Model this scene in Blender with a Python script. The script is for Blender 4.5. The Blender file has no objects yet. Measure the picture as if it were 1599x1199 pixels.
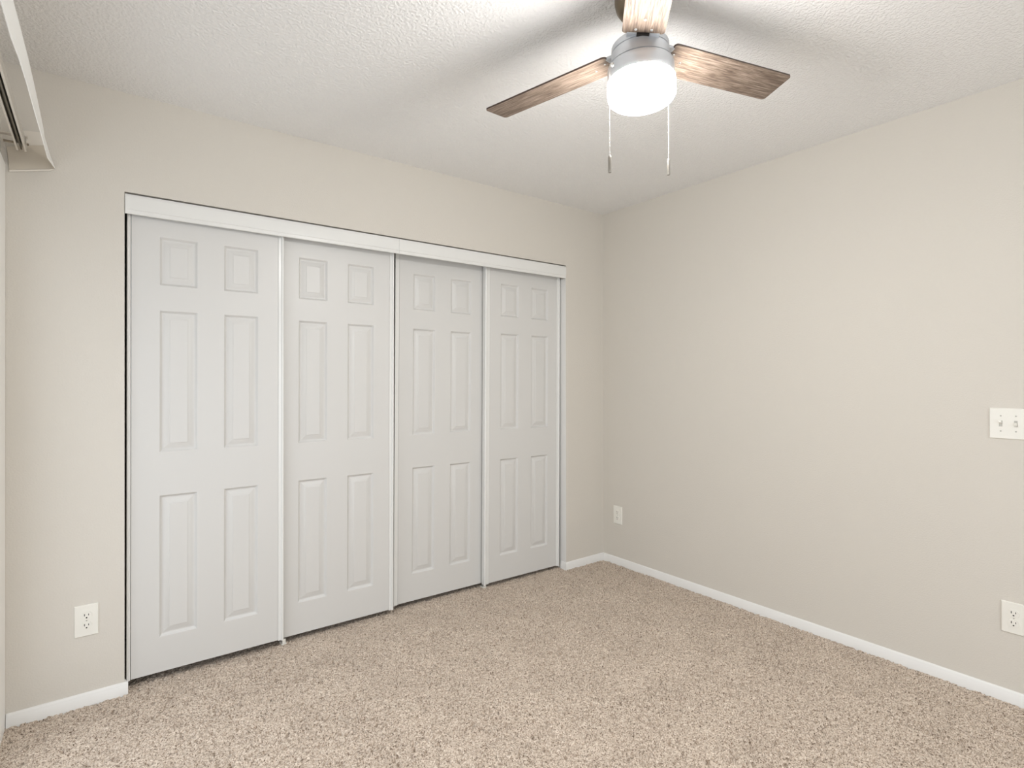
import bpy, bmesh, math, random
import numpy as np
from mathutils import Matrix, Vector, Euler

random.seed(7)
scn = bpy.context.scene
COL = scn.collection

# ------------------------------------------------------------------ camera
F_PX = 862.464
cam_d = bpy.data.cameras.new('camera')
cam_d.sensor_fit = 'HORIZONTAL'
cam_d.sensor_width = 36.0
cam_d.lens = F_PX * 36.0 / 1599.0
cam_d.shift_y = -7.955 / 1599.0
cam_d.clip_start = 0.02
cam = bpy.data.objects.new('camera', cam_d)
COL.objects.link(cam)
yaw, pit, rol = math.radians(37.0623), math.radians(0.0946), math.radians(-0.0630)
Fw = Vector((math.sin(yaw), math.cos(yaw), 0)); Rt = Vector((math.cos(yaw), -math.sin(yaw), 0)); Up = Vector((0, 0, 1))
F2 = Fw * math.cos(pit) + Up * math.sin(pit)
U2 = -Fw * math.sin(pit) + Up * math.cos(pit)
R3 = Rt * math.cos(rol) + U2 * math.sin(rol)
U3 = -Rt * math.sin(rol) + U2 * math.cos(rol)
m = Matrix.Identity(4)
for i in range(3):
    m[i][0] = R3[i]; m[i][1] = U3[i]; m[i][2] = -F2[i]; m[i][3] = (-2.8762, -2.7352, 1.2715)[i]
cam.matrix_world = m
scn.camera = cam

# ------------------------------------------------------------------ light and exposure
SKY = 2.40            # pale daylight outside the sliding glass door
SKY_LOW, SKY_HIGH = 1.15, 2.3
LAMP = 125.0          # glowing opal drum of the ceiling fan
EXPOSURE = 0.03
world = bpy.data.worlds.new('daylight')
scn.world = world
world.use_nodes = True
bg = world.node_tree.nodes['Background']
bg.inputs['Strength'].default_value = SKY
wn = world.node_tree                                  # pale sky above, ground glow added below the horizon to light the ceiling
wtc = wn.nodes.new('ShaderNodeTexCoord'); wsep = wn.nodes.new('ShaderNodeSeparateXYZ'); wmr = wn.nodes.new('ShaderNodeMapRange'); wmx = wn.nodes.new('ShaderNodeMix')
wmx.data_type = 'RGBA'
wmr.inputs['From Min'].default_value = -0.04; wmr.inputs['From Max'].default_value = 0.04
wmx.inputs[6].default_value = (1.05, 1.10, 1.16, 1); wmx.inputs[7].default_value = (0.95, 1.0, 1.06, 1)
wn.links.new(wtc.outputs['Generated'], wsep.inputs[0]); wn.links.new(wsep.outputs['Z'], wmr.inputs['Value'])
wup = wn.nodes.new('ShaderNodeMapRange'); wsc = wn.nodes.new('ShaderNodeVectorMath'); wsc.operation = 'SCALE'    # the sky brightens overhead
wup.inputs['From Min'].default_value = 0.05; wup.inputs['From Max'].default_value = 0.75; wup.inputs['To Min'].default_value = SKY_LOW; wup.inputs['To Max'].default_value = SKY_HIGH
wn.links.new(wsep.outputs['Z'], wup.inputs['Value']); wn.links.new(wmr.outputs['Result'], wmx.inputs['Factor'])
wn.links.new(wmx.outputs[2], wsc.inputs[0]); wn.links.new(wup.outputs['Result'], wsc.inputs['Scale']); wn.links.new(wsc.outputs['Vector'], bg.inputs['Color'])
vs = scn.view_settings
vs.view_transform = 'Standard'
vs.look = 'None'
vs.gamma = 1.0
vs.exposure = EXPOSURE
vs.use_curve_mapping = False

# room: closet wall at y = 0, right wall at x = 0, left wall at x = XL
XL, YB, ZC = -3.152, -4.05, 2.44
DOOR_Y0, DOOR_Y1, DOOR_Z = -2.46, 0.0, 2.066      # sliding glass door frame in the left wall
OX0, OX1, OZ = -2.780, -0.357, 2.0375              # closet opening
CLOSET_Y = 0.72
WX0, WX1, WZ0, WZ1 = -2.60, -0.60, 0.20, 2.05          # unseen window added behind the viewer for fill daylight

def portal(name, loc, rot, sx, sy):
    d = bpy.data.lights.new(name, 'AREA')
    d.shape = 'RECTANGLE'; d.size = sx; d.size_y = sy
    d.cycles.is_portal = True
    o = bpy.data.objects.new(name, d); COL.objects.link(o)
    o.location = loc; o.rotation_euler = rot
    return o
portal('fill_window_portal', ((WX0 + WX1) / 2, YB - 0.13, (WZ0 + WZ1) / 2), (math.radians(90), 0, 0), WX1 - WX0, WZ1 - WZ0)
portal('daylight_portal', (XL - 0.13, (DOOR_Y0 + DOOR_Y1) / 2, 1.04), (0, math.radians(-90), 0), 2.0, 2.4)

# ------------------------------------------------------------------ helpers
def lin(r, g, b):
    f = lambda c: (c / 255 / 12.92) if c / 255 <= 0.04045 else ((c / 255 + 0.055) / 1.055) ** 2.4
    return (f(r), f(g), f(b), 1.0)

def material(name, color, rough=0.5, metal=0.0, bump=None, spec=0.5):
    mt = bpy.data.materials.new(name); mt.use_nodes = True
    nt = mt.node_tree; b = nt.nodes['Principled BSDF']
    b.inputs['Base Color'].default_value = color
    b.inputs['Roughness'].default_value = rough
    b.inputs['Metallic'].default_value = metal
    b.inputs['Specular IOR Level'].default_value = spec
    if bump:
        scale, strength, dist, detail = bump
        tc = nt.nodes.new('ShaderNodeTexCoord'); nz = nt.nodes.new('ShaderNodeTexNoise'); bp = nt.nodes.new('ShaderNodeBump')
        nz.inputs['Scale'].default_value = scale; nz.inputs['Detail'].default_value = detail
        bp.inputs['Strength'].default_value = strength; bp.inputs['Distance'].default_value = dist
        nt.links.new(tc.outputs['Object'], nz.inputs['Vector'])
        nt.links.new(nz.outputs['Fac'], bp.inputs['Height'])
        nt.links.new(bp.outputs['Normal'], b.inputs['Normal'])
    return mt

def obj(name, bm, mat, parent=None, smooth=None):
    me = bpy.data.meshes.new(name)
    bmesh.ops.recalc_face_normals(bm, faces=bm.faces)
    bm.to_mesh(me); bm.free()
    for mm in (mat if isinstance(mat, (list, tuple)) else [mat]):
        me.materials.append(mm)
    if smooth is not None:
        me.polygons.foreach_set('use_smooth', [True] * len(me.polygons))
        me.set_sharp_from_angle(angle=math.radians(smooth))
    o = bpy.data.objects.new(name, me); COL.objects.link(o)
    if parent is not None:
        o.parent = parent
    return o

def struct(name, bm, mat, parent=None, smooth=None):
    o = obj(name, bm, mat, parent, smooth); o['kind'] = 'structure'
    return o

def thing(name, label, cat, loc=(0, 0, 0), rot=(0, 0, 0), group=None):
    o = bpy.data.objects.new(name, None); COL.objects.link(o)
    o.location = loc; o.rotation_euler = rot; o.empty_display_size = 0.05
    o['label'] = label; o['category'] = cat; o['kind'] = 'thing'
    if group: o['group'] = group
    return o

def box(bm, x0, x1, y0, y1, z0, z1, bev=0.0):
    vs_ = [bm.verts.new((x, y, z)) for z in (z0, z1) for y in (y0, y1) for x in (x0, x1)]
    fs = [(0, 2, 3, 1), (4, 5, 7, 6), (0, 1, 5, 4), (2, 6, 7, 3), (0, 4, 6, 2), (1, 3, 7, 5)]
    ff = [bm.faces.new([vs_[i] for i in f]) for f in fs]
    if bev:
        es = list({e for f in ff for e in f.edges})
        bmesh.ops.bevel(bm, geom=es, offset=bev, segments=2, affect='EDGES', profile=0.5)
    return bm

def nb(*a, **k):
    return box(bmesh.new(), *a, **k)

def extrude_profile(bm, pts, axis, a, b):
    """closed 2D profile extruded along an axis: 'x' profile is (y,z), 'y' profile is (x,z), 'z' profile is (x,y)"""
    def mk(p, t):
        return {'x': (t, p[0], p[1]), 'y': (p[0], t, p[1]), 'z': (p[0], p[1], t)}[axis]
    A = [bm.verts.new(mk(p, a)) for p in pts]; B = [bm.verts.new(mk(p, b)) for p in pts]
    n = len(pts)
    for i in range(n):
        bm.faces.new((A[i], A[(i + 1) % n], B[(i + 1) % n], B[i]))
    bm.faces.new(A); bm.faces.new(list(reversed(B)))
    return bm

def lathe(bm, prof, seg=64, cx=0, cy=0, mtx=None):
    rings = []
    for r, z in prof:
        if r < 1e-6:
            rings.append([bm.verts.new((cx, cy, z))])
        else:
            rings.append([bm.verts.new((cx + r * math.cos(2 * math.pi * i / seg), cy + r * math.sin(2 * math.pi * i / seg), z)) for i in range(seg)])
    for a, b in zip(rings, rings[1:]):
        for i in range(seg):
            j = (i + 1) % seg
            if len(a) == 1 and len(b) == 1: continue
            if len(a) == 1: bm.faces.new((a[0], b[i], b[j]))
            elif len(b) == 1: bm.faces.new((a[i], a[j], b[0]))
            else: bm.faces.new((a[i], a[j], b[j], b[i]))
    if mtx is not None:
        bmesh.ops.transform(bm, matrix=mtx, verts=[v for rg in rings for v in rg])
    return bm

def disc(bm, r, depth, seg, mtx, r2=None):
    """short cylinder standing on z=0 in its own frame"""
    r2 = r if r2 is None else r2
    return lathe(bm, [(0, 0), (r, 0), (r2, depth), (0, depth)], seg, mtx=mtx)

# ------------------------------------------------------------------ materials
WALL = material('wall_paint', lin(217, 212, 203), 0.75, bump=(170, 0.28, 0.004, 3), spec=0.3)
CEIL = material('ceiling_paint', lin(241, 240, 238), 0.95, spec=0.1)
nt = CEIL.node_tree; b_ = nt.nodes['Principled BSDF']
tc = nt.nodes.new('ShaderNodeTexCoord'); n1 = nt.nodes.new('ShaderNodeTexNoise'); rp = nt.nodes.new('ShaderNodeValToRGB'); bp = nt.nodes.new('ShaderNodeBump')
n1.inputs['Scale'].default_value = 95; n1.inputs['Detail'].default_value = 2.5; n1.inputs['Roughness'].default_value = 0.55
rp.color_ramp.elements[0].position = 0.40; rp.color_ramp.elements[1].position = 0.62
bp.inputs['Strength'].default_value = 0.6; bp.inputs['Distance'].default_value = 0.004
nt.links.new(tc.outputs['Object'], n1.inputs['Vector']); nt.links.new(n1.outputs['Fac'], rp.inputs['Fac'])
nt.links.new(rp.outputs['Color'], bp.inputs['Height']); nt.links.new(bp.outputs['Normal'], b_.inputs['Normal'])

TRIM = material('white_trim_paint', lin(236, 235, 232), 0.35)
FRAMEW = material('white_door_frame', lin(250, 249, 245), 0.4)
DOORW = material('white_door_paint', lin(216, 215, 212), 0.42, bump=(260, 0.05, 0.001, 2))
ALU = material('white_enamelled_metal', lin(232, 232, 229), 0.22)
PLATE = material('white_plastic', lin(240, 238, 230), 0.3)
SLOT = material('dark_slot', lin(40, 36, 32), 0.6)
SCREWM = material('painted_screw', lin(190, 188, 180), 0.35)
NICKEL = material('brushed_nickel', lin(198, 201, 205), 0.36, 0.5)
NICKEL_SHADED = material('shaded_nickel', lin(122, 109, 90), 0.4, 0.7)  # brushed nickel darkened and browned, its shade painted into the colour
BRACK = material('dark_metal', lin(72, 68, 64), 0.4, 0.8)
CHROME = material('bright_steel', lin(225, 224, 220), 0.22, 0.9)
CHAINM = material('chain_steel', lin(180, 177, 171), 0.4, 0.6)
FOBM = material('fob_steel', lin(165, 160, 152), 0.3, 0.85)
VINYL = material('valance_vinyl', lin(251, 251, 248), 0.4)
VINYL_SHADED = material('return_vinyl_shaded', lin(208, 199, 184), 0.5)  # darker vinyl, painting in the shade on the valance return
RAIL = material('track_enamel', lin(230, 224, 214), 0.35)
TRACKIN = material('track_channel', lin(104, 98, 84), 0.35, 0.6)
CLIP = material('clip_plastic', lin(150, 138, 120), 0.4)
EDGE = material('blade_edge', lin(74, 58, 50), 0.5)

def wood():
    mt = material('weathered_oak', lin(150, 128, 108), 0.6, spec=0.25)
    nt = mt.node_tree; b = nt.nodes['Principled BSDF']
    tc = nt.nodes.new('ShaderNodeTexCoord'); mp = nt.nodes.new('ShaderNodeMapping')
    mp.inputs['Scale'].default_value = (7, 110, 20)
    n = nt.nodes.new('ShaderNodeTexNoise'); n.inputs['Scale'].default_value = 2.0; n.inputs['Detail'].default_value = 6; n.inputs['Roughness'].default_value = 0.62; n.inputs['Distortion'].default_value = 0.5
    r = nt.nodes.new('ShaderNodeValToRGB')
    cr = r.color_ramp
    cr.elements[0].position = 0.30; cr.elements[0].color = lin(82, 70, 61)
    cr.elements[1].position = 0.72; cr.elements[1].color = lin(170, 155, 141)
    e = cr.elements.new(0.5); e.color = lin(128, 112, 99)
    mp2 = nt.nodes.new('ShaderNodeMapping'); mp2.inputs['Scale'].default_value = (3, 16, 5)
    nn = nt.nodes.new('ShaderNodeTexNoise'); nn.inputs['Scale'].default_value = 2.2; nn.inputs['Detail'].default_value = 3
    mx = nt.nodes.new('ShaderNodeMix'); mx.data_type = 'RGBA'; mx.blend_type = 'MULTIPLY'; mx.inputs['Factor'].default_value = 0.75
    r2 = nt.nodes.new('ShaderNodeValToRGB')
    r2.color_ramp.elements[0].position = 0.32; r2.color_ramp.elements[0].color = (0.52, 0.48, 0.45, 1)
    r2.color_ramp.elements[1].position = 0.62; r2.color_ramp.elements[1].color = (1, 1, 1, 1)
    nt.links.new(tc.outputs['Object'], mp.inputs['Vector']); nt.links.new(mp.outputs['Vector'], n.inputs['Vector'])
    nt.links.new(tc.outputs['Object'], mp2.inputs['Vector']); nt.links.new(mp2.outputs['Vector'], nn.inputs['Vector'])
    nt.links.new(n.outputs['Fac'], r.inputs['Fac']); nt.links.new(nn.outputs['Fac'], r2.inputs['Fac'])
    nt.links.new(r.outputs['Color'], mx.inputs[6]); nt.links.new(r2.outputs['Color'], mx.inputs[7])
    nt.links.new(mx.outputs[2], b.inputs['Base Color'])
    bpn = nt.nodes.new('ShaderNodeBump'); bpn.inputs['Strength'].default_value = 0.15; bpn.inputs['Distance'].default_value = 0.001
    nt.links.new(n.outputs['Fac'], bpn.inputs['Height']); nt.links.new(bpn.outputs['Normal'], b.inputs['Normal'])
    return mt
WOOD = wood()

def carpet():
    mt = material('carpet_pile', lin(188, 168, 148), 1.0, spec=0.05)
    nt = mt.node_tree; b = nt.nodes['Principled BSDF']
    b.inputs['Sheen Weight'].default_value = 0.15
    tc = nt.nodes.new('ShaderNodeTexCoord')
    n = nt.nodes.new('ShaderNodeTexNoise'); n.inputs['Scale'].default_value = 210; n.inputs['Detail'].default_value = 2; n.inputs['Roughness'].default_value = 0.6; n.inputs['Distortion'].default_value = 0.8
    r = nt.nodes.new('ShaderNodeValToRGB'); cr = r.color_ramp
    cr.elements[0].position = 0.34; cr.elements[0].color = lin(102, 85, 70)  # dark specks: fibre flecks plus painted-in shade between the tufts
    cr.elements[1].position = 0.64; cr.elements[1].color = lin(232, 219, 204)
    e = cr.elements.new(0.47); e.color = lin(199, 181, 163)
    n2 = nt.nodes.new('ShaderNodeTexNoise'); n2.inputs['Scale'].default_value = 5.5; n2.inputs['Detail'].default_value = 4
    r2 = nt.nodes.new('ShaderNodeValToRGB')
    r2.color_ramp.elements[0].position = 0.35; r2.color_ramp.elements[0].color = (0.91, 0.905, 0.90, 1)
    r2.color_ramp.elements[1].position = 0.62; r2.color_ramp.elements[1].color = (1, 1, 1, 1)
    mx = nt.nodes.new('ShaderNodeMix'); mx.data_type = 'RGBA'; mx.blend_type = 'MULTIPLY'; mx.inputs['Factor'].default_value = 1.0
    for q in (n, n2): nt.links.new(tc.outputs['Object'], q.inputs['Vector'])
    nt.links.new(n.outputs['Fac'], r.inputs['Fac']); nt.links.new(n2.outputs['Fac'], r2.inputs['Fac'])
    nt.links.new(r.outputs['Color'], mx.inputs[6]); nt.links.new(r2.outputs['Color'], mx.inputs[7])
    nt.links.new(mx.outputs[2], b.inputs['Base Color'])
    return mt
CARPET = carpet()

def glass(name, tint):
    mt = bpy.data.materials.new(name); mt.use_nodes = True
    nt = mt.node_tree; nt.nodes.clear()
    out = nt.nodes.new('ShaderNodeOutputMaterial'); tr = nt.nodes.new('ShaderNodeBsdfTransparent'); gl = nt.nodes.new('ShaderNodeBsdfGlossy'); mxs = nt.nodes.new('ShaderNodeMixShader'); lw = nt.nodes.new('ShaderNodeLayerWeight'); pw = nt.nodes.new('ShaderNodeMath'); ma = nt.nodes.new('ShaderNodeMath')
    pw.operation = 'POWER'; pw.inputs[1].default_value = 5.0; ma.operation = 'MULTIPLY_ADD'; ma.inputs[1].default_value = 0.9; ma.inputs[2].default_value = 0.04     # Schlick reflectance
    tr.inputs['Color'].default_value = tint
    gl.inputs['Roughness'].default_value = 0.02
    lw.inputs['Blend'].default_value = 0.5; nt.links.new(lw.outputs['Facing'], pw.inputs[0]); nt.links.new(pw.outputs[0], ma.inputs[0])
    nt.links.new(ma.outputs[0], mxs.inputs['Fac']); nt.links.new(tr.outputs['BSDF'], mxs.inputs[1]); nt.links.new(gl.outputs['BSDF'], mxs.inputs[2]); nt.links.new(mxs.outputs['Shader'], out.inputs['Surface'])
    return mt
TINTED = glass('tinted_door_glass', (0.71, 0.71, 0.71, 1))        # tint added to halve the door's daylight over two surfaces
GLASS = glass('fill_window_glass', (1, 1, 1, 1))

OPAL = bpy.data.materials.new('lit_opal_glass'); OPAL.use_nodes = True
b_ = OPAL.node_tree.nodes['Principled BSDF']
b_.inputs['Base Color'].default_value = (0.9, 0.9, 0.88, 1); b_.inputs['Roughness'].default_value = 0.3
b_.inputs['Emission Color'].default_value = (1.0, 0.99, 0.97, 1); b_.inputs['Emission Strength'].default_value = LAMP

# ------------------------------------------------------------------ floor (cut-pile carpet)
def carpet_floor():
    x0, x1, y0, y1, st = -3.19, 0.02, -2.62, 0.16, 0.0034
    nx, ny = int((x1 - x0) / st) + 1, int((y1 - y0) / st) + 1
    rng = np.random.default_rng(3)
    xs = np.linspace(x0, x1, nx); ys = np.linspace(y0, y1, ny)
    X, Y = np.meshgrid(xs, ys)
    h = rng.normal(0, 1, (ny, nx))
    def blur(a, k):
        for _ in range(k):
            a = (a + np.roll(a, 1, 0) + np.roll(a, -1, 0)) / 3
            a = (a + np.roll(a, 1, 1) + np.roll(a, -1, 1)) / 3
        return a / a.std()
    fine = blur(h, 1) * 0.55 + h * 0.45
    mid = blur(rng.normal(0, 1, (ny, nx)), 8)
    wide = blur(rng.normal(0, 1, (ny, nx)), 60)
    pit = blur(rng.normal(0, 1, (ny, nx)), 1)
    Z = 0.0005 + fine * 0.0019 + mid * 0.0004 + wide * 0.0005 - 0.014 * np.clip(pit - 0.70, 0, 1.2)
    Z = np.clip(Z, -0.018, 0.0075)
    jx = rng.uniform(-1, 1, (ny, nx)) * st * 0.45; jy = rng.uniform(-1, 1, (ny, nx)) * st * 0.45
    edge = np.zeros((ny, nx), bool); edge[0, :] = edge[-1, :] = edge[:, 0] = edge[:, -1] = True
    jx[edge] = 0; jy[edge] = 0; Z[edge] = 0
    co = np.stack([X + jx, Y + jy, Z], -1).reshape(-1, 3)
    idx = np.arange(nx * ny).reshape(ny, nx)
    q = np.stack([idx[:-1, :-1], idx[:-1, 1:], idx[1:, 1:], idx[1:, :-1]], -1).reshape(-1, 4)
    # coarse surround out of sight, welded in as four border quads
    base = len(co)
    X0, X1, Y0, Y1 = XL - 0.3, 0.3, YB - 0.1, CLOSET_Y + 0.15
    ext = np.array([[X0, Y0, 0], [X1, Y0, 0], [X1, Y1, 0], [X0, Y1, 0], [X0, Y0, -0.08], [X1, Y0, -0.08], [X1, Y1, -0.08], [X0, Y1, -0.08]])
    co = np.concatenate([co, ext])
    c00, c10, c11, c01 = idx[0, 0], idx[0, -1], idx[-1, -1], idx[-1, 0]
    E = [base + i for i in range(8)]
    extra = np.array([[E[0], E[1], c10, c00], [E[1], E[2], c11, c10], [E[2], E[3], c01, c11], [E[3], E[0], c00, c01],
                      [E[4], E[7], E[6], E[5]], [E[0], E[4], E[5], E[1]], [E[1], E[5], E[6], E[2]], [E[2], E[6], E[7], E[3]], [E[3], E[7], E[4], E[0]]])
    q = np.concatenate([q, extra])
    me = bpy.data.meshes.new('floor')
    me.vertices.add(len(co)); me.vertices.foreach_set('co', co.astype(np.float32).ravel())
    me.loops.add(q.size); me.loops.foreach_set('vertex_index', q.astype(np.int32).ravel())
    me.polygons.add(len(q)); me.polygons.foreach_set('loop_start', np.arange(0, q.size, 4, dtype=np.int32))
    me.update(calc_edges=True)
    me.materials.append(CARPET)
    me.polygons.foreach_set('use_smooth', [True] * (len(q) - 9) + [False] * 9)
    o = bpy.data.objects.new('floor', me); COL.objects.link(o); o['kind'] = 'structure'
carpet_floor()

# ------------------------------------------------------------------ shell
T = 0.11
struct('ceiling', nb(XL - 0.12, 0.12, YB - 0.12, CLOSET_Y + 0.12, ZC, ZC + 0.1), CEIL)
bm = bmesh.new()
box(bm, XL, OX0, 0, T, -0.05, ZC); box(bm, OX1, 0, 0, T, -0.05, ZC); box(bm, OX0, OX1, 0, T, OZ, ZC)
struct('wall_back', bm, WALL)
struct('wall_right', nb(0, 0.12, YB - 0.12, CLOSET_Y + 0.12, -0.05, ZC), WALL)
bm = bmesh.new()
box(bm, XL - 0.12, XL, YB - 0.12, DOOR_Y0, -0.05, ZC); box(bm, XL - 0.12, XL, DOOR_Y1, CLOSET_Y + 0.12, -0.05, ZC); box(bm, XL - 0.12, XL, DOOR_Y0, DOOR_Y1, DOOR_Z, ZC)
struct('wall_left', bm, WALL)
bm = bmesh.new()
box(bm, XL, WX0, YB - 0.12, YB, -0.05, ZC); box(bm, WX1, 0, YB - 0.12, YB, -0.05, ZC)
box(bm, WX0, WX1, YB - 0.12, YB, -0.05, WZ0); box(bm, WX0, WX1, YB - 0.12, YB, WZ1, ZC)
struct('wall_front', bm, WALL)
wd = bpy.data.objects.new('fill_window', None); COL.objects.link(wd); wd['kind'] = 'structure'  # window put in out of view for its fill light
bm = bmesh.new()
for a, b, c, d in ((WX0, WX0 + 0.05, WZ0, WZ1), (WX1 - 0.05, WX1, WZ0, WZ1), (WX0 + 0.05, WX1 - 0.05, WZ0, WZ0 + 0.05), (WX0 + 0.05, WX1 - 0.05, WZ1 - 0.05, WZ1), ((WX0 + WX1) / 2 - 0.02, (WX0 + WX1) / 2 + 0.02, WZ0 + 0.05, WZ1 - 0.05)):
    box(bm, a, b, YB - 0.10, YB - 0.04, c, d)
struct('fill_window_frame', bm, TRIM, wd)
struct('glass', nb(WX0 + 0.048, WX1 - 0.048, YB - 0.075, YB - 0.069, WZ0 + 0.048, WZ1 - 0.048), GLASS, wd)
struct('wall_closet_back', nb(XL, 0, CLOSET_Y, CLOSET_Y + 0.12, -0.05, ZC), WALL)

struct('lit_jamb_liner', nb(OX1 - 0.0025, OX1, 0.001, T, 0.0, 1.9485), TRIM)          # white liner added on the jamb, painting in its window light
# sliding glass door filling the left wall
dr = bpy.data.objects.new('door_1', None); COL.objects.link(dr); dr['kind'] = 'structure'; dr.location = (XL, DOOR_Y0, 0)
def dpart(name, bm, mat):
    bmesh.ops.translate(bm, vec=(-XL, -DOOR_Y0, 0), verts=bm.verts)
    o = obj(name, bm, mat, dr); o['kind'] = 'structure'; return o
xf = XL + 0.014
bm = bmesh.new()
box(bm, XL - 0.10, xf, -0.165, -0.001, -0.03, DOOR_Z, bev=0.002); box(bm, XL - 0.10, xf, DOOR_Y0, DOOR_Y0 + 0.06, -0.03, DOOR_Z)
box(bm, XL - 0.10, xf, DOOR_Y0 + 0.06, -0.165, DOOR_Z - 0.06, DOOR_Z); box(bm, XL - 0.10, xf - 0.02, DOOR_Y0 + 0.06, -0.165, -0.03, 0.03)
dpart('door_frame', bm, FRAMEW)
ym = (DOOR_Y0 - 0.04) / 2
for (a, b, xx) in ((DOOR_Y0 + 0.062, ym + 0.03, XL - 0.07), (ym - 0.03, -0.167, XL - 0.03)):
    bm = bmesh.new()
    box(bm, xx - 0.02, xx + 0.012, a, a + 0.06, 0.03, DOOR_Z - 0.062); box(bm, xx - 0.02, xx + 0.012, b - 0.06, b, 0.03, DOOR_Z - 0.062)
    box(bm, xx - 0.02, xx + 0.012, a + 0.06, b - 0.06, 0.03, 0.11); box(bm, xx - 0.02, xx + 0.012, a + 0.06, b - 0.06, DOOR_Z - 0.13, DOOR_Z - 0.062)
    dpart('sash', bm, FRAMEW)
    dpart('glass', nb(xx - 0.007, xx - 0.001, a + 0.058, b - 0.058, 0.108, DOOR_Z - 0.128), TINTED)

# baseboards
BB = [(0, 0), (0.0115, 0), (0.0115, 0.031), (0.0095, 0.034), (0.0085, 0.040), (0.006, 0.0465), (0.003, 0.049), (0, 0.0495)]
def baseboard(name, segs):
    bm = bmesh.new()
    for ax, a, b, org, sgn in segs:
        pts = [(org + sgn * p, -0.02 if z == 0 else z) for p, z in BB]
        extrude_profile(bm, pts, ax, a, b)
    struct(name, bm, TRIM, smooth=40)
baseboard('baseboard_left', [('x', XL + 0.016, OX0 + 0.0115, 0, -1), ('y', 0.0, 0.024, OX0, 1)])
baseboard('baseboard_corner', [('x', OX1 - 0.0115, 0.0, 0, -1), ('y', 0.0, 0.045, OX1, -1)])
baseboard('baseboard_right', [('y', YB, -0.0115, 0, -1)])
baseboard('baseboard_front', [('x', XL, 0, YB, 1)])

# ------------------------------------------------------------------ closet door track, in two lengths
def track(label, x0, x1):
    t = thing('sliding_door_track', label, 'track', ((x0 + x1) / 2, 0, 1.95), group='header tracks of the closet doors')
    hw = (x1 - x0) / 2
    P = [(-0.004, 0.0165), (-0.0055, 0.018), (-0.0055, 0.064), (-0.0050, 0.069), (-0.0040, 0.0730), (-0.0022, 0.0762), (0.001, 0.0775), (0.001, 0.0735), (0.0, 0.0735), (0.0, 0.003), (0.003, 0.001), (0.003, 0.0), (-0.0005, 0.0), (-0.003, 0.003), (-0.003, 0.0165)]
    obj('fascia', extrude_profile(bmesh.new(), P, 'x', -hw, hw), ALU, t, 25)
    bm = bmesh.new()
    box(bm, -hw, hw, 0.0, 0.125, 0.076, 0.080); box(bm, -hw, hw, 0.046, 0.048, 0.045, 0.076); box(bm, -hw, hw, 0.123, 0.125, 0.030, 0.076)
    obj('channel', bm, ALU, t)
track('white metal closet track header above the two doors left of the seam', OX0 + 0.0015, -1.5716)
track('white metal closet track header above the two doors nearest the room corner', -1.5706, OX1 - 0.0015)

# ------------------------------------------------------------------ sliding closet doors
PX = [0.1200, 0.2612, 0.3656, 0.5081]
PZ = [(1.6704, 1.8749), (0.9628, 1.5640), (0.1810, 0.7800)]
RINGS = [(0.0, 0.0), (0.0015, 0.0008), (0.0035, 0.0036), (0.0070, 0.0088), (0.0095, 0.0106), (0.0120, 0.0110), (0.0140, 0.0106), (0.0165, 0.0096), (0.0345, 0.0028), (0.0362, 0.0024), (0.0372, 0.0010), (0.0385, 0.0005), (0.0400, 0.0005)]
def door_slab(z_bot, z_top, x0, x1):
    """moulded six-panel face at y = 0, 33 mm thick"""
    bm = bmesh.new()
    xs = [x0] + PX + [x1]
    zs = [z_bot, PZ[2][0], PZ[2][1], PZ[1][0], PZ[1][1], PZ[0][0], PZ[0][1], z_top]
    g = {}
    def V(x, y, z):
        k = (round(x, 5), round(y, 5), round(z, 5))
        if k not in g: g[k] = bm.verts.new((x, y, z))
        return g[k]
    for i in range(5):
        for j in range(7):
            a, b, c, d = xs[i], xs[i + 1], zs[j], zs[j + 1]
            if i in (1, 3) and j in (1, 3, 5):
                prev = None
                for ins, dep in RINGS:
                    r = [V(a + ins, dep, c + ins), V(b - ins, dep, c + ins), V(b - ins, dep, d - ins), V(a + ins, dep, d - ins)]
                    if prev:
                        for k in range(4):
                            bm.faces.new((prev[k], prev[(k + 1) % 4], r[(k + 1) % 4], r[k]))
                    prev = r
                bm.faces.new(prev)
            else:
                bm.faces.new((V(a, 0, c), V(b, 0, c), V(b, 0, d), V(a, 0, d)))
    th = 0.018
    # back and rims
    bm.faces.new((V(x0, th, z_bot), V(x0, th, z_top), V(x1, th, z_top), V(x1, th, z_bot)))
    bm.faces.new([V(x, 0, z_bot) for x in xs] + [V(x1, th, z_bot), V(x0, th, z_bot)])
    bm.faces.new([V(x, 0, z_top) for x in xs] + [V(x1, th, z_top), V(x0, th, z_top)])
    bm.faces.new([V(x0, 0, z) for z in zs] + [V(x0, th, z_top), V(x0, th, z_bot)])
    bm.faces.new([V(x1, 0, z) for z in zs] + [V(x1, th, z_top), V(x1, th, z_bot)])
    return bm

def stile_right(za, zb, x0=0.597):
    """folded metal edge with a rolled bead (top view profile)"""
    p = [(x0, -0.0002), (x0 + 0.0005, -0.0014), (x0 + 0.0125, -0.0014)]
    for k in range(9):
        a = math.radians(200 + k * 25)
        p.append((x0 + 0.0190 + 0.0058 * math.cos(a), -0.0035 + 0.0058 * math.sin(a)))
    p += [(x0 + 0.0248, 0.019), (x0 + 0.010, 0.019), (x0 + 0.010, 0.0175), (x0 + 0.0085, 0.0175), (x0 + 0.0085, -0.0002)]
    return extrude_profile(bmesh.new(), p, 'z', za, zb)

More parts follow.
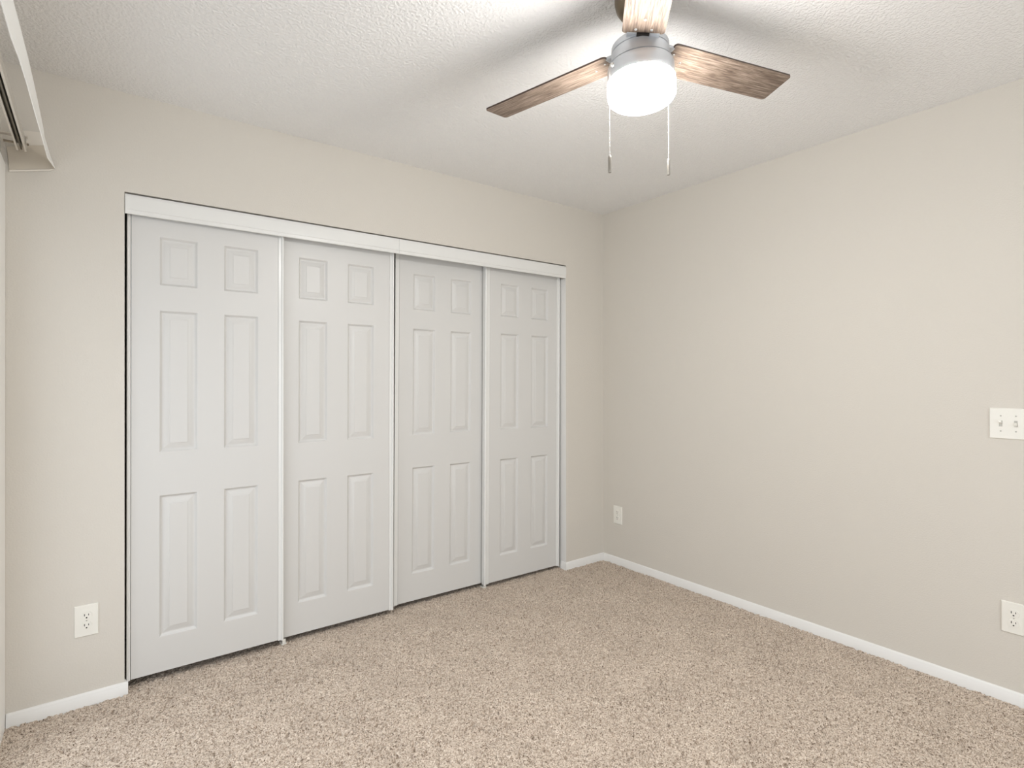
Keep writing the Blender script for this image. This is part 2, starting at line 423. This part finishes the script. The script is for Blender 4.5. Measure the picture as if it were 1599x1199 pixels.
def stile_left(za, zb, x0, x1, bead):
    p = [(x1, -0.0002), (x1, -0.0014), (x0 + bead + 0.001, -0.0014)]
    for k in range(9):
        a = math.radians(-20 - k * 25)
        p.append((x0 + bead / 2 + bead / 2 * math.cos(a), -0.0026 + bead / 2 * math.sin(a)))
    p += [(x0, 0.019), (x0 + 0.010, 0.019), (x0 + 0.010, 0.0175), (x1, 0.0175)]
    return extrude_profile(bmesh.new(), p, 'z', za, zb)

G = 'sliding six-panel closet doors'
specs = [
    ('white six-panel closet door farthest from the room corner, with dark gap along its left edge', -2.7792, 0.0300, 0.0034, -0.0012, 0.034, (0.0060, 0.0190, 0.0075), 0.597),
    ('white six-panel closet door second from the dark gap, left of the track seam', -2.2042, 0.0548, 0.0000, -0.0036, 0.030, (0.0060, 0.0190, 0.0060), 0.597),
    ('white six-panel closet door set deepest, just right of the track seam', -1.5750, 0.0867, -0.0015, -0.0073, 0.031, (0.0080, 0.0330, 0.0060), 0.597),
    ('white six-panel closet door nearest the room corner', -0.9879, 0.0541, -0.0018, -0.0067, 0.0275, (-0.0010, 0.0370, 0.0150), 0.584),
]
for lab, x0, y0, z0, rl, zb, (l0, l1, bead), sr in specs:
    t = thing('sliding_closet_door', lab, 'door', (x0, y0, z0), (0, -rl, 0), G)
    zt = 1.985
    obj('door_slab', door_slab(zb, zt, l1 + 0.0018, sr - 0.0006), DOORW, t, 22)
    obj('edge_stile', stile_left(zb - 0.003, zt, l0, l1, bead), ALU, t, 35)
    obj('edge_stile', stile_right(zb - 0.003, zt, sr), ALU, t, 35)

# small white floor guides under the overlaps
for x, y, lab in ((-2.150, 0.052, 'small white floor guide under the overlap of the two left closet doors'), (-0.972, 0.068, 'small white floor guide under the overlap of the two right closet doors')):
    t = thing('floor_guide', lab, 'guide', (x, y, 0), group='closet door floor guides')
    obj('guide_base', nb(-0.012, 0.012, -0.004, 0.034, -0.004, 0.005, bev=0.002), PLATE, t)
    obj('guide_fin', nb(-0.008, 0.008, -0.005, 0.001, 0.006, 0.026, bev=0.0015), PLATE, t)

# ------------------------------------------------------------------ outlets and switch
def plate_bm(w, h, th=0.0055):
    bm = bmesh.new()
    r = [(0, 0), (0.0005, 0.003), (0.0025, th)]
    prev = None
    for ins, d in r:
        vs_ = [bm.verts.new((sx * (w / 2 - ins), -d, sz * (h / 2 - ins))) for sx, sz in ((-1, -1), (1, -1), (1, 1), (-1, 1))]
        if prev:
            for k in range(4): bm.faces.new((prev[k], prev[(k + 1) % 4], vs_[(k + 1) % 4], vs_[k]))
        else: bm.faces.new(vs_)
        prev = vs_
    bm.faces.new(prev)
    return bm

FRONT = Matrix.Rotation(math.radians(90), 4, 'X')   # z of a disc becomes -y (out of the wall)

def outlet(label, loc, rz):
    t = thing('wall_outlet', label, 'outlet', loc, (0, 0, rz), 'duplex wall outlets')
    obj('cover_plate', plate_bm(0.076, 0.122), PLATE, t)
    for s in (1, -1):
        zc = s * 0.0195
        bm = bmesh.new()
        pts = []
        for k in range(40):
            a = 2 * math.pi * k / 40
            pts.append((0.0172 * math.cos(a), max(-0.0142, min(0.0142, 0.0172 * math.sin(a)))))
        A = [bm.verts.new((x, -0.0050, zc + z)) for x, z in pts]; B = [bm.verts.new((x * 0.97, -0.0082, zc + z * 0.97)) for x, z in pts]
        for k in range(40): bm.faces.new((A[k], A[(k + 1) % 40], B[(k + 1) % 40], B[k]))
        bm.faces.new(A); bm.faces.new(B)
        rc = obj('receptacle', bm, PLATE, t)
        for x, w, hh in ((-0.0064, 0.0026, 0.0086), (0.0064, 0.0022, 0.0070)):
            obj('slot', nb(x - w / 2, x + w / 2, -0.0085, -0.0060, zc + 0.0028 - hh / 2 + 0.001, zc + 0.0028 + hh / 2 + 0.001), SLOT, rc)
        bm = bmesh.new(); disc(bm, 0.0027, 0.0025, 16, Matrix.Translation((0, -0.0060, zc - 0.0075)) @ FRONT)
        obj('ground_hole', bm, SLOT, rc)
    bm = bmesh.new(); disc(bm, 0.0028, 0.0016, 16, Matrix.Translation((0, -0.0052, 0)) @ FRONT, 0.0022)
    obj('screw', bm, SCREWM, t)

outlet('white duplex outlet low on the wall left of the closet', (-2.902, 0, 0.3315), 0)
outlet('white duplex outlet low on the wall beside the room corner', (0, -0.137, 0.3395), math.radians(-90))
outlet('white duplex outlet low on the wall under the light switches', (0, -2.1916, 0.3350), math.radians(-90))

t = thing('light_switch', 'white double toggle switch plate on the wall at hand height', 'light switch', (0, -2.1768, 1.0965), (0, 0, math.radians(-90)))
obj('switch_plate', plate_bm(0.116, 0.122), PLATE, t)
for x, up in ((-0.0228, 1), (0.0228, -1)):
    bm = nb(x - 0.0052, x + 0.0052, -0.0060, -0.0040, -0.0120, 0.0120)
    obj('toggle_slot', bm, SCREWM, t)
    bm = nb(-0.0042, 0.0042, -0.014, 0.0, -0.0035, 0.0045, bev=0.001)
    bmesh.ops.transform(bm, matrix=Matrix.Translation((x, -0.005, 0.001)) @ Matrix.Rotation(math.radians(-32 * up), 4, 'X'), verts=bm.verts)
    obj('toggle', bm, PLATE, t)
    for s in (1, -1):
        bm = bmesh.new(); disc(bm, 0.0030, 0.0016, 16, Matrix.Translation((x, -0.0052, s * 0.0302)) @ FRONT, 0.0024)
        obj('screw', bm, SCREWM, t)

# ------------------------------------------------------------------ vertical blind track with valance
t = thing('vertical_blind_track', 'white vertical blind track with loose valance above the glass door', 'blind', (XL, 0, 2.10))
def rel(p): return (p[0] - XL, p[1], p[2] - 2.10)
top = [(-3.032, -2.40), (-3.031, -1.60), (-3.0277, -1.0145), (-3.0245, -0.8658), (-3.0220, -0.7315), (-3.0205, -0.5694), (-3.0200, -0.3473), (-3.0200, -0.2036), (-3.0215, -0.115)]
bot = [(-3.036, -2.40), (-3.036, -1.60), (-3.0340, -1.1200), (-3.0320, -0.9919), (-3.0266, -0.8995), (-3.0223, -0.7541), (-3.0194, -0.5698), (-3.0152, -0.3690), (-3.0118, -0.1315)]
bm = bmesh.new()
secs = []
for (tx, ty), (bx, by) in zip(top, bot):
    ring = []
    for k in range(7):
        f = k / 6
        ring.append((bx + (tx - bx) * f, by + (ty - by) * f, 2.075 + 0.080 * f))
    secs.append(ring)
# flared tail end running down to the return panel
tail_t, tail_b = (-3.0100, -0.030, 2.118), (-2.9960, -0.008, 2.0770)
secs.append([tuple(tail_b[i] + (tail_t[i] - tail_b[i]) * k / 6 for i in range(3)) for k in range(7)])
th = 0.0022
A = [[bm.verts.new(rel(p)) for p in s] for s in secs]
B = [[bm.verts.new(rel((p[0] - th, p[1], p[2]))) for p in s] for s in secs]
for i in range(len(secs) - 1):
    for k in range(6):
        bm.faces.new((A[i][k], A[i + 1][k], A[i + 1][k + 1], A[i][k + 1]))
        bm.faces.new((B[i][k], B[i][k + 1], B[i + 1][k + 1], B[i + 1][k]))
    bm.faces.new((A[i][0], B[i][0], B[i + 1][0], A[i + 1][0])); bm.faces.new((A[i][6], A[i + 1][6], B[i + 1][6], B[i][6]))
for i in (0, len(secs) - 1):
    for k in range(6): bm.faces.new((A[i][k], A[i][k + 1], B[i][k + 1], B[i][k]))
val = obj('valance', bm, VINYL, t, 40)
def sheet(name, quad, n, mat, parent, th=0.003):
    """flat panel with thickness from four corners; n = thickness direction"""
    bm = bmesh.new()
    a = [bm.verts.new(rel(p)) for p in quad]; b = [bm.verts.new(rel([p[i] + n[i] * th for i in range(3)])) for p in quad]
    bm.faces.new(a); bm.faces.new(list(reversed(b)))
    for k in range(4): bm.faces.new((a[k], b[k], b[(k + 1) % 4], a[(k + 1) % 4]))
    return obj(name, bm, mat, parent)
ret = sheet('valance_return', [(-3.1335, -0.007, 2.1280), (-3.0256, -0.010, 2.1600), (-2.9965, -0.007, 2.0785), (-3.1270, -0.005, 2.0450)], (0, 1, 0), VINYL_SHADED, t)
sheet('return_lip', [(-3.1270, -0.0085, 2.0440), (-3.0000, -0.0085, 2.0750), (-3.0110, -0.0060, 2.0675), (-3.1270, -0.0060, 2.0376)], (0, 1, 0), RAIL, ret)
sheet('return_flange', [(-3.0900, -0.006, 2.1990), (-3.0372, -0.006, 2.2060), (-3.0270, -0.006, 2.1600), (-3.0900, -0.006, 2.1430)], (0, 1, 0), RAIL, ret)
# head rail: an inverted channel whose dark inside shows from below
x0, x1, z0, z1 = -3.1040, -3.0755, 2.109, 2.141
P = [(x0, z0), (x0 + 0.0058, z0), (x0 + 0.0058, z0 + 0.002), (x0 + 0.0015, z0 + 0.002), (x0 + 0.0015, z1 - 0.0015), (x1 - 0.0015, z1 - 0.0015), (x1 - 0.0015, z0 + 0.002), (x1 - 0.0058, z0 + 0.002), (x1 - 0.0058, z0), (x1, z0), (x1, z1), (x0, z1)]
hr = obj('head_rail', extrude_profile(bmesh.new(), [(a - XL, b - 2.10) for a, b in P], 'y', -2.40, -0.047), RAIL, t)
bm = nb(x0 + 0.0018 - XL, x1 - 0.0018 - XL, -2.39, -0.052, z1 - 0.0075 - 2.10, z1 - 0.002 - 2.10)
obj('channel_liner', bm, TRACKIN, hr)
bm = nb((x0 + x1) / 2 - 0.0025 - XL, (x0 + x1) / 2 + 0.0025 - XL, -2.39, -0.050, z0 + 0.004 - 2.10, z1 - 0.008 - 2.10)
obj('traverse_rod', bm, TRACKIN, hr)
# brackets holding the rail to the wall, with clips
for yb in (-0.105, -1.20, -2.25):
    bm = bmesh.new()
    box(bm, 0.0, 0.004, yb - 0.012, yb + 0.012, 0.030, 0.085); box(bm, 0.0, x1 + 0.006 - XL, yb - 0.012, yb + 0.012, 0.0415, 0.0445)
    box(bm, x1 + 0.001 - XL, x1 + 0.004 - XL, yb - 0.010, yb + 0.010, 0.020, 0.0415)
    obj('bracket', bm, RAIL, t)
    bm = bmesh.new()
    box(bm, x1 + 0.004 - XL, x1 + 0.010 - XL, yb - 0.003, yb + 0.003, 0.014, 0.022, bev=0.001)
    obj('clip', bm, CLIP, t)
    bm = bmesh.new()
    box(bm, x0 - 0.030 - XL, x0 - XL, yb - 0.004, yb + 0.004, 0.014, 0.021, bev=0.001)
    obj('clip', bm, CLIP, t)

# ------------------------------------------------------------------ ceiling fan
FX, FY, ZB = -1.5664, -1.6423, 2.2584
fan = thing('ceiling_fan', 'three-blade ceiling fan with weathered wood blades and lit white drum lamp', 'ceiling fan', (FX, FY, ZC))
def fz(z): return z - ZC
TILT = Matrix.Translation((0, 0, fz(ZB))) @ Matrix.Rotation(math.radians(-2.29), 4, 'X')   # it hangs slightly out of true
bm = bmesh.new()
lathe(bm, [(0, -0.0005), (0.074, -0.0005), (0.0755, -0.006), (0.075, -0.030), (0.070, -0.052), (0.060, -0.067), (0.042, -0.077), (0.022, -0.082), (0.0, -0.082)], 64)
obj('canopy', bm, NICKEL_SHADED, fan, 40)
bm = bmesh.new(); lathe(bm, [(0.0125, -0.080), (0.0125, fz(2.285))], 32)
obj('downrod', bm, NICKEL_SHADED, fan, 40)
# motor housing (upper ring, seam, slot band)
def tl(bm): bmesh.ops.transform(bm, matrix=TILT, verts=bm.verts); return bm
bm = lathe(bmesh.new(), [(0, 0.034), (0.030, 0.034), (0.060, 0.028), (0.0800, 0.019), (0.0845, 0.014), (0.0850, 0.010), (0.0850, -0.0030), (0.0825, -0.0036), (0.0825, -0.0060), (0.0858, -0.0068), (0.0866, -0.018), (0.0900, -0.032), (0.0945, -0.043), (0.0920, -0.0440), (0.0920, -0.0462), (0.0, -0.0462)], 96)
obj('motor_housing', tl(bm), NICKEL, fan, 30)
bm = lathe(bmesh.new(), [(0.0, -0.046), (0.0952, -0.046), (0.0978, -0.050), (0.0985, -0.060), (0.0985, -0.092), (0.0960, -0.0945), (0.0, -0.0945)], 96)
lk = obj('light_kit_ring', tl(bm), NICKEL, fan, 30)
# lit glass drum
prof = [(0.0, -0.088), (0.0960, -0.088), (0.1000, -0.0935), (0.1005, -0.098), (0.1005, -0.132)]
for k in range(1, 8):
    a = math.radians(90 * k / 7)
    prof.append((0.1005 - 0.020 * (1 - math.cos(a)), -0.132 - 0.020 * math.sin(a)))
prof += [(0.060, -0.1545), (0.030, -0.1560), (0.0, -0.1565)]
obj('lamp_shade', tl(lathe(bmesh.new(), prof, 96)), OPAL, fan, 60)

# one blade, copied for the other two
L0, L1, BW, BT = 0.0885, 0.5600, 0.1204, 0.0055
def blade_bm():
    bm = bmesh.new()
    out_ = []
    def corner(cx, cy, r, a0, a1, n=6):
        for k in range(n + 1):
            a = math.radians(a0 + (a1 - a0) * k / n)
            out_.append((cx + r * math.cos(a), cy + r * math.sin(a)))
    h = BW / 2; r = 0.012; ri = 0.011
    corner(L1 - r, -h + r, r, -90, 0); corner(L1 - r, h - r, r, 0, 90)
    corner(L0 + ri, h - ri, ri, 90, 180)
    for k in range(1, 8):                                   # shallow concave root
        y = (h - ri) * (1 - 2 * k / 8)
        out_.append((L0 + 0.006 * math.cos(y / (h - ri) * math.pi / 2), y))
    corner(L0 + ri, -h + ri, ri, 180, 270)
    A = [bm.verts.new((x, y, -BT / 2)) for x, y in out_]; B = [bm.verts.new((x, y, BT / 2)) for x, y in out_]
    n = len(out_)
    fa = bm.faces.new(list(reversed(A))); fb = bm.faces.new(B)
    fb.material_index = 1
    for k in range(n):
        f = bm.faces.new((A[k], A[(k + 1) % n], B[(k + 1) % n], B[k])); f.material_index = 1
    return bm
def screw_bm(x, y):
    bm = bmesh.new()
    lathe(bm, [(0.0, 0.0), (0.0046, 0.0), (0.0046, -0.0010), (0.0034, -0.0026), (0.0, -0.0032)], 20, x, y, Matrix.Translation((0, 0, -BT / 2)))
    return bm
def iron_bm():
    bm = bmesh.new()
    box(bm, 0.060, L0 + 0.075, -0.030, 0.030, BT / 2, BT / 2 + 0.0035, bev=0.001)
    return bm
def tab_bm(y0, y1):
    return nb(0.070, L0 + 0.0045, y0, y1, -0.0045, BT / 2 + 0.002, bev=0.001)
PITCH, T0 = -0.1539, 1.84334
def bmat(k):
    return TILT @ Matrix.Rotation(T0 + k * 2 * math.pi / 3, 4, 'Z') @ Matrix.Rotation(PITCH, 4, 'X')
blade0 = obj('blade', blade_bm(), [WOOD, EDGE], fan, 30)
scr = [obj('blade_screw', screw_bm(x, y), CHROME, blade0) for x, y in ((L0 + 0.018, -0.022), (L0 + 0.018, 0.022), (L0 + 0.060, 0.0))]
iron0 = obj('blade_iron', iron_bm(), BRACK, fan)
tabs = [obj('iron_tab', tab_bm(-0.046, -0.018), NICKEL, iron0), obj('iron_tab', tab_bm(0.018, 0.046), NICKEL, iron0), obj('slot_cover_shade', nb(0.072, L0 + 0.002, -0.018, 0.018, -0.007, BT / 2 + 0.001), SLOT, iron0)]  # dark slot box also paints the shade between the tabs
for k in range(3):
    if k == 0:
        bl, ir = blade0, iron0
    else:
        bl = blade0.copy(); COL.objects.link(bl); bl.parent = fan
        for s in scr:
            c = s.copy(); COL.objects.link(c); c.parent = bl
        ir = iron0.copy(); COL.objects.link(ir); ir.parent = fan
        for s in tabs:
            c = s.copy(); COL.objects.link(c); c.parent = ir
    bl.matrix_local = bmat(k); ir.matrix_local = bmat(k)

# set screws round the light kit and the two pull chains
def side_screw(ang, z, r, mat, name, rad=0.0055, dep=0.005):
    bm = bmesh.new()
    M = TILT @ Matrix.Rotation(ang, 4, 'Z') @ Matrix.Translation((r, 0, z)) @ Matrix.Rotation(math.radians(90), 4, 'Y')
    lathe(bm, [(0, 0), (rad, 0), (rad * 0.9, dep * 0.6), (rad * 0.5, dep), (0, dep)], 24, mtx=M)
    return obj(name, bm, mat, fan, 40)
LA, RA = math.atan2(0.027, -0.100), math.atan2(-0.021, 0.108)
side_screw(LA, -0.060, 0.097, CHROME, 'set_screw', 0.0075, 0.008)
side_screw(math.radians(-70), -0.040, 0.0915, BRACK, 'reverse_switch', 0.0045, 0.003)
side_screw(RA, -0.062, 0.097, CHROME, 'set_screw', 0.0060, 0.008)
def chain(x, y, ztop, zfob, zend):
    """bead chain with a cylindrical fob"""
    bm = bmesh.new()
    n = int((ztop - zfob) / 0.0034)
    for i in range(n):
        z = fz(ztop - (i + 0.5) * 0.0034)
        lathe(bm, [(0.0003, z - 0.0017), (0.00055, z - 0.0011), (0.0007, z), (0.00055, z + 0.0011), (0.0003, z + 0.0017)], 8, x, y)
    ch = obj('pull_chain', bm, CHAINM, fan, 80)
    bm = lathe(bmesh.new(), [(0.0, fz(zfob + 0.004)), (0.0028, fz(zfob + 0.003)), (0.0044, fz(zfob - 0.001)), (0.0046, fz(zfob - 0.004)), (0.0046, fz(zend + 0.001)), (0.0042, fz(zend)), (0.0026, fz(zend)), (0.0022, fz(zend + 0.006)), (0.0, fz(zend + 0.006))], 24, x, y)
    obj('fob', bm, FOBM, ch, 40)
chain(-0.1055, 0.0252, 2.196, 1.926, 1.8782)
chain(0.1095, -0.0200, 2.193, 1.953, 1.9060)
